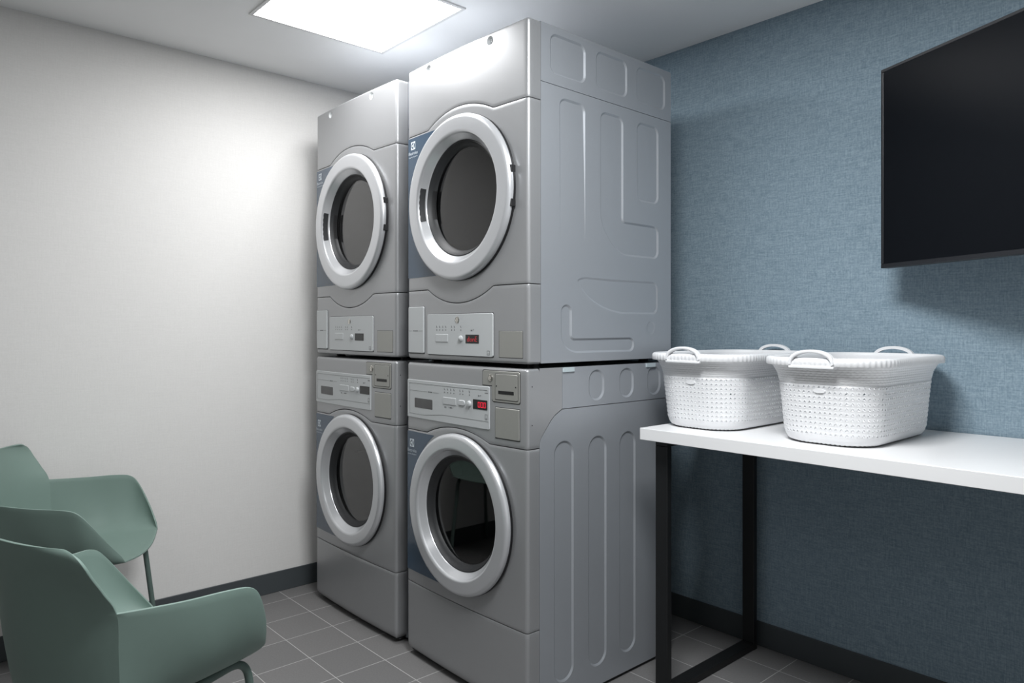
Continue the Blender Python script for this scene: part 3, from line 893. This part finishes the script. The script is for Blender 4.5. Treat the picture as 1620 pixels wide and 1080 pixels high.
# ------------------------------------------------------------------ television
tv = thing('television', 'black flat television angled out from the blue wall above the table', 'television', (-.953, 2.5, 0), math.radians(-25.1))
tw, z0, z1 = 1.15, 1.474, 2.132
bm = bmesh.new()
b_ = .010
for (a0, a1, c0, c1) in ((0, tw, z0, z0 + .014), (0, tw, z1 - b_, z1), (0, b_, z0 + .014, z1 - b_), (tw - b_, tw, z0 + .014, z1 - b_)):
    box(bm, a0, a1, 0, .032, c0, c1, .0012, 1)
link_mesh('bezel', bm, M['tvbody'], tv)
bm = bmesh.new(); box(bm, b_, tw - b_, .0015, .02, z0 + .014, z1 - b_); link_mesh('screen', bm, M['tvscreen'], tv)
bm = bmesh.new()
rows = []
for (ins, y) in ((.012, .030), (.016, .040), (.13, .062), (.16, .064)):
    rows.append([(ins, y, z0 + ins * .6), (tw - ins, y, z0 + ins * .6), (tw - ins, y, z1 - ins), (ins, y, z1 - ins)])
vs = grid(bm, rows, closed=True); bm.faces.new(vs[-1]); link_mesh('back_housing', bm, M['tvbody'], tv)
Rz = Matrix.Rotation(math.radians(25.1), 4, 'Z')
def to_tv(p): return Rz @ (Vector(p) - Vector((-.953, 2.5, 0)))      # room coordinates to the television's own
bm = bmesh.new(); box(bm, -.06 - .43, .06 - .43, YB - .014, YB, 1.67, 1.93, .002, 1)
for v in bm.verts: v.co = to_tv(v.co)
link_mesh('wall_plate', bm, M['blackmetal'], tv)
bm = bmesh.new(); box(bm, tw / 2 - .11, tw / 2 + .11, .064, .078, 1.69, 1.91, .002, 1); link_mesh('mounting_plate', bm, M['blackmetal'], tv)
for z in (1.75, 1.85):
    bm = bmesh.new(); p0 = to_tv((-.43, YB - .012, z)); p2 = Vector((tw / 2, .077, z))
    tube(bm, [p0, (p0 + p2) / 2 + Vector((.06, 0, 0)), p2], .014, 10); link_mesh('arm', bm, M['blackmetal'], tv)

# ------------------------------------------------------------------ chairs
def make_chair():
    t = thing('shell_armchair', 'x', 'chair', (0, 0, 0), 0, 'sage green shell armchairs')
    N = 28
    Rm = catmull([(.207, -.138, .690), (.232, -.077, .686), (.258, -.010, .683), (.284, .07, .682), (.2965, .125, .674), (.2885, .158, .640), (.255, .205, .560), (.205, .248, .478)], N)
    Bs = catmull([(.185, -.115, .470), (.189, -.03, .464), (.193, .05, .465), (.196, .12, .467), (.199, .165, .469), (.203, .215, .473), (.205, .248, .478)], N)
    NT, NS = 18, 12
    bm = bmesh.new(); rows = []; rear = []
    E = [Vector(p) for p in ((.185, -.115, .470), (.190, -.121, .52), (.197, -.128, .60), (.207, -.138, .690), (.2125, -.168, .742), (.2155, -.194, .782), (.2125, -.2055, .805), (.197, -.212, .822), (.163, -.217, .833))]
    Ec = catmull(E, 48)
    Rm[0] = Ec[18].copy(); Bs[0] = Ec[0].copy()
    for i in range(N + 1):
        s = i / N; R_, B_ = Rm[i], Bs[i]; half = []
        ctl = Vector((B_.x + .62 * (R_.x - B_.x) + .03 * (1 - s) ** .5 * (1 if s < 1 else 0), (B_.y + R_.y) / 2, B_.z + .10 * (R_.z - B_.z)))
        for k in range(NT):
            q = 1 - k / NT
            p = B_ * (1 - q) ** 2 + ctl * 2 * q * (1 - q) + R_ * q * q
            w = max(0, 1 - s / .35)
            half.append(p * (1 - w) + (Ec[18 - k] + (R_ - Ec[18]) * q + (B_ - Ec[0]) * (1 - q)) * w)
        bul = -.055 + .075 * s; dip = .020 - .006 * s
        seat = []
        for k in range(2 * NS + 1):
            a = 1 - k / NS; w = 1 - a * a
            seat.append(Vector((a * B_.x, B_.y + bul * w, B_.z - dip * w * (1 + .3 * w))))
        left = [Vector((-p.x, p.y, p.z)) for p in reversed(half)]
        rows.append(half + seat + left)
        if i == 0: rear = seat
    grid(bm, rows)
    # back panel
    Cn = [rear[NS]] + [Vector(p) for p in ((0, -.190, .478), (0, -.208, .575), (0, -.222, .690), (0, -.231, .755), (0, -.237, .795), (0, -.2395, .815), (0, -.241, .829), (0, -.242, .838))]
    Cc = catmull(Cn, 48); rows = []
    for i in range(49):
        e, c0 = Ec[i], Cc[i]; row = []
        for k in range(2 * NS + 1):
            a = 1 - k / NS; m = i / 48
            w = a * a
            if i == 0: row.append(rear[k].copy()); continue
            pz = 2 + 1.2 * m
            row.append(Vector((a * e.x, c0.y + (e.y - c0.y) * abs(a) ** (2 + .4 * m), c0.z + (e.z - c0.z) * abs(a) ** pz)))
        rows.append(row)
    grid(bm, rows)
    bmesh.ops.remove_doubles(bm, verts=bm.verts, dist=2e-4)
    bmesh.ops.recalc_face_normals(bm, faces=bm.faces)
    up = sum(1 if f.normal.z > 0 else -1 for f in bm.faces if abs(f.normal.z) > .8)
    if up < 0: bmesh.ops.reverse_faces(bm, faces=bm.faces)
    sh = link_mesh('seat_shell', bm, M['green'], t, ang=16); sh['label'] = 'one-piece sage green seat, back and arms'
    so = sh.modifiers.new('thickness', 'SOLIDIFY'); so.thickness = .0065; so.offset = -1
    bv = sh.modifiers.new('edge', 'BEVEL'); bv.width = .0018; bv.segments = 2; bv.limit_method = 'ANGLE'; bv.angle_limit = math.radians(55)
    r = .0098
    for s in (-1, 1):
        fr = fillet([(s * .232, .245, .004), (s * .205, .196, .461), (s * .193, .09, .447)], .060, 10)
        bm = bmesh.new(); tube(bm, fr, r, 16); link_mesh('leg', bm, M['greenmetal'], t)
        rr = fillet([(s * .222, -.275, .004), (s * .180, -.125, .441), (s * .184, -.03, .441)], .060, 10)
        bm = bmesh.new(); tube(bm, rr, r, 16); link_mesh('leg', bm, M['greenmetal'], t)
        bm = bmesh.new(); tube(bm, [(s * .193, .09, .447), (s * .1885, .03, .444), (s * .184, -.03, .441)], r, 16); link_mesh('seat_rail', bm, M['greenmetal'], t)
        for x, y in ((s * .232, .245), (s * .222, -.275)):
            bm = bmesh.new(); tube(bm, [(x, y, 0), (x, y, .012)], .0115, 16); link_mesh('foot_glide', bm, M['black'], t)
    for y in (.085, -.075):
        bm = bmesh.new(); tube(bm, [(-.186, y, .441), (-.06, y, .430), (.06, y, .430), (.186, y, .441)], .008, 12); link_mesh('cross_bar', bm, M['greenmetal'], t)
    return t
ch = make_chair()
ch.location = (-3.011, .531, 0); ch.rotation_euler = (0, 0, math.radians(60.6 - 90))
ch['label'] = 'sage green shell armchair against the pale wall, behind the other armchair'
dup(ch, (-1.880, .435, 0), math.radians(110.1 - 90), label='sage green shell armchair nearest the camera, seen from behind')

# ------------------------------------------------------------------ camera, world, view
cam = bpy.data.cameras.new('camera'); co = bpy.data.objects.new('camera', cam); COL.objects.link(co)
co.location = (0, 0, H); co.rotation_euler = (PI / 2, 0, math.radians(48.15))
cam.sensor_width = 36; cam.sensor_fit = 'HORIZONTAL'; cam.lens = 1131 / 1620 * 36; cam.shift_y = -21 / 1620
cam.clip_start = .05
S.camera = co
w = bpy.data.worlds.new('world'); S.world = w; w.use_nodes = True
w.node_tree.nodes['Background'].inputs[0].default_value = (.02, .02, .02, 1)
S.view_settings.view_transform = 'Standard'; S.view_settings.look = 'None'
S.view_settings.gamma = 1; S.view_settings.use_curve_mapping = False
S.view_settings.exposure = 0.15
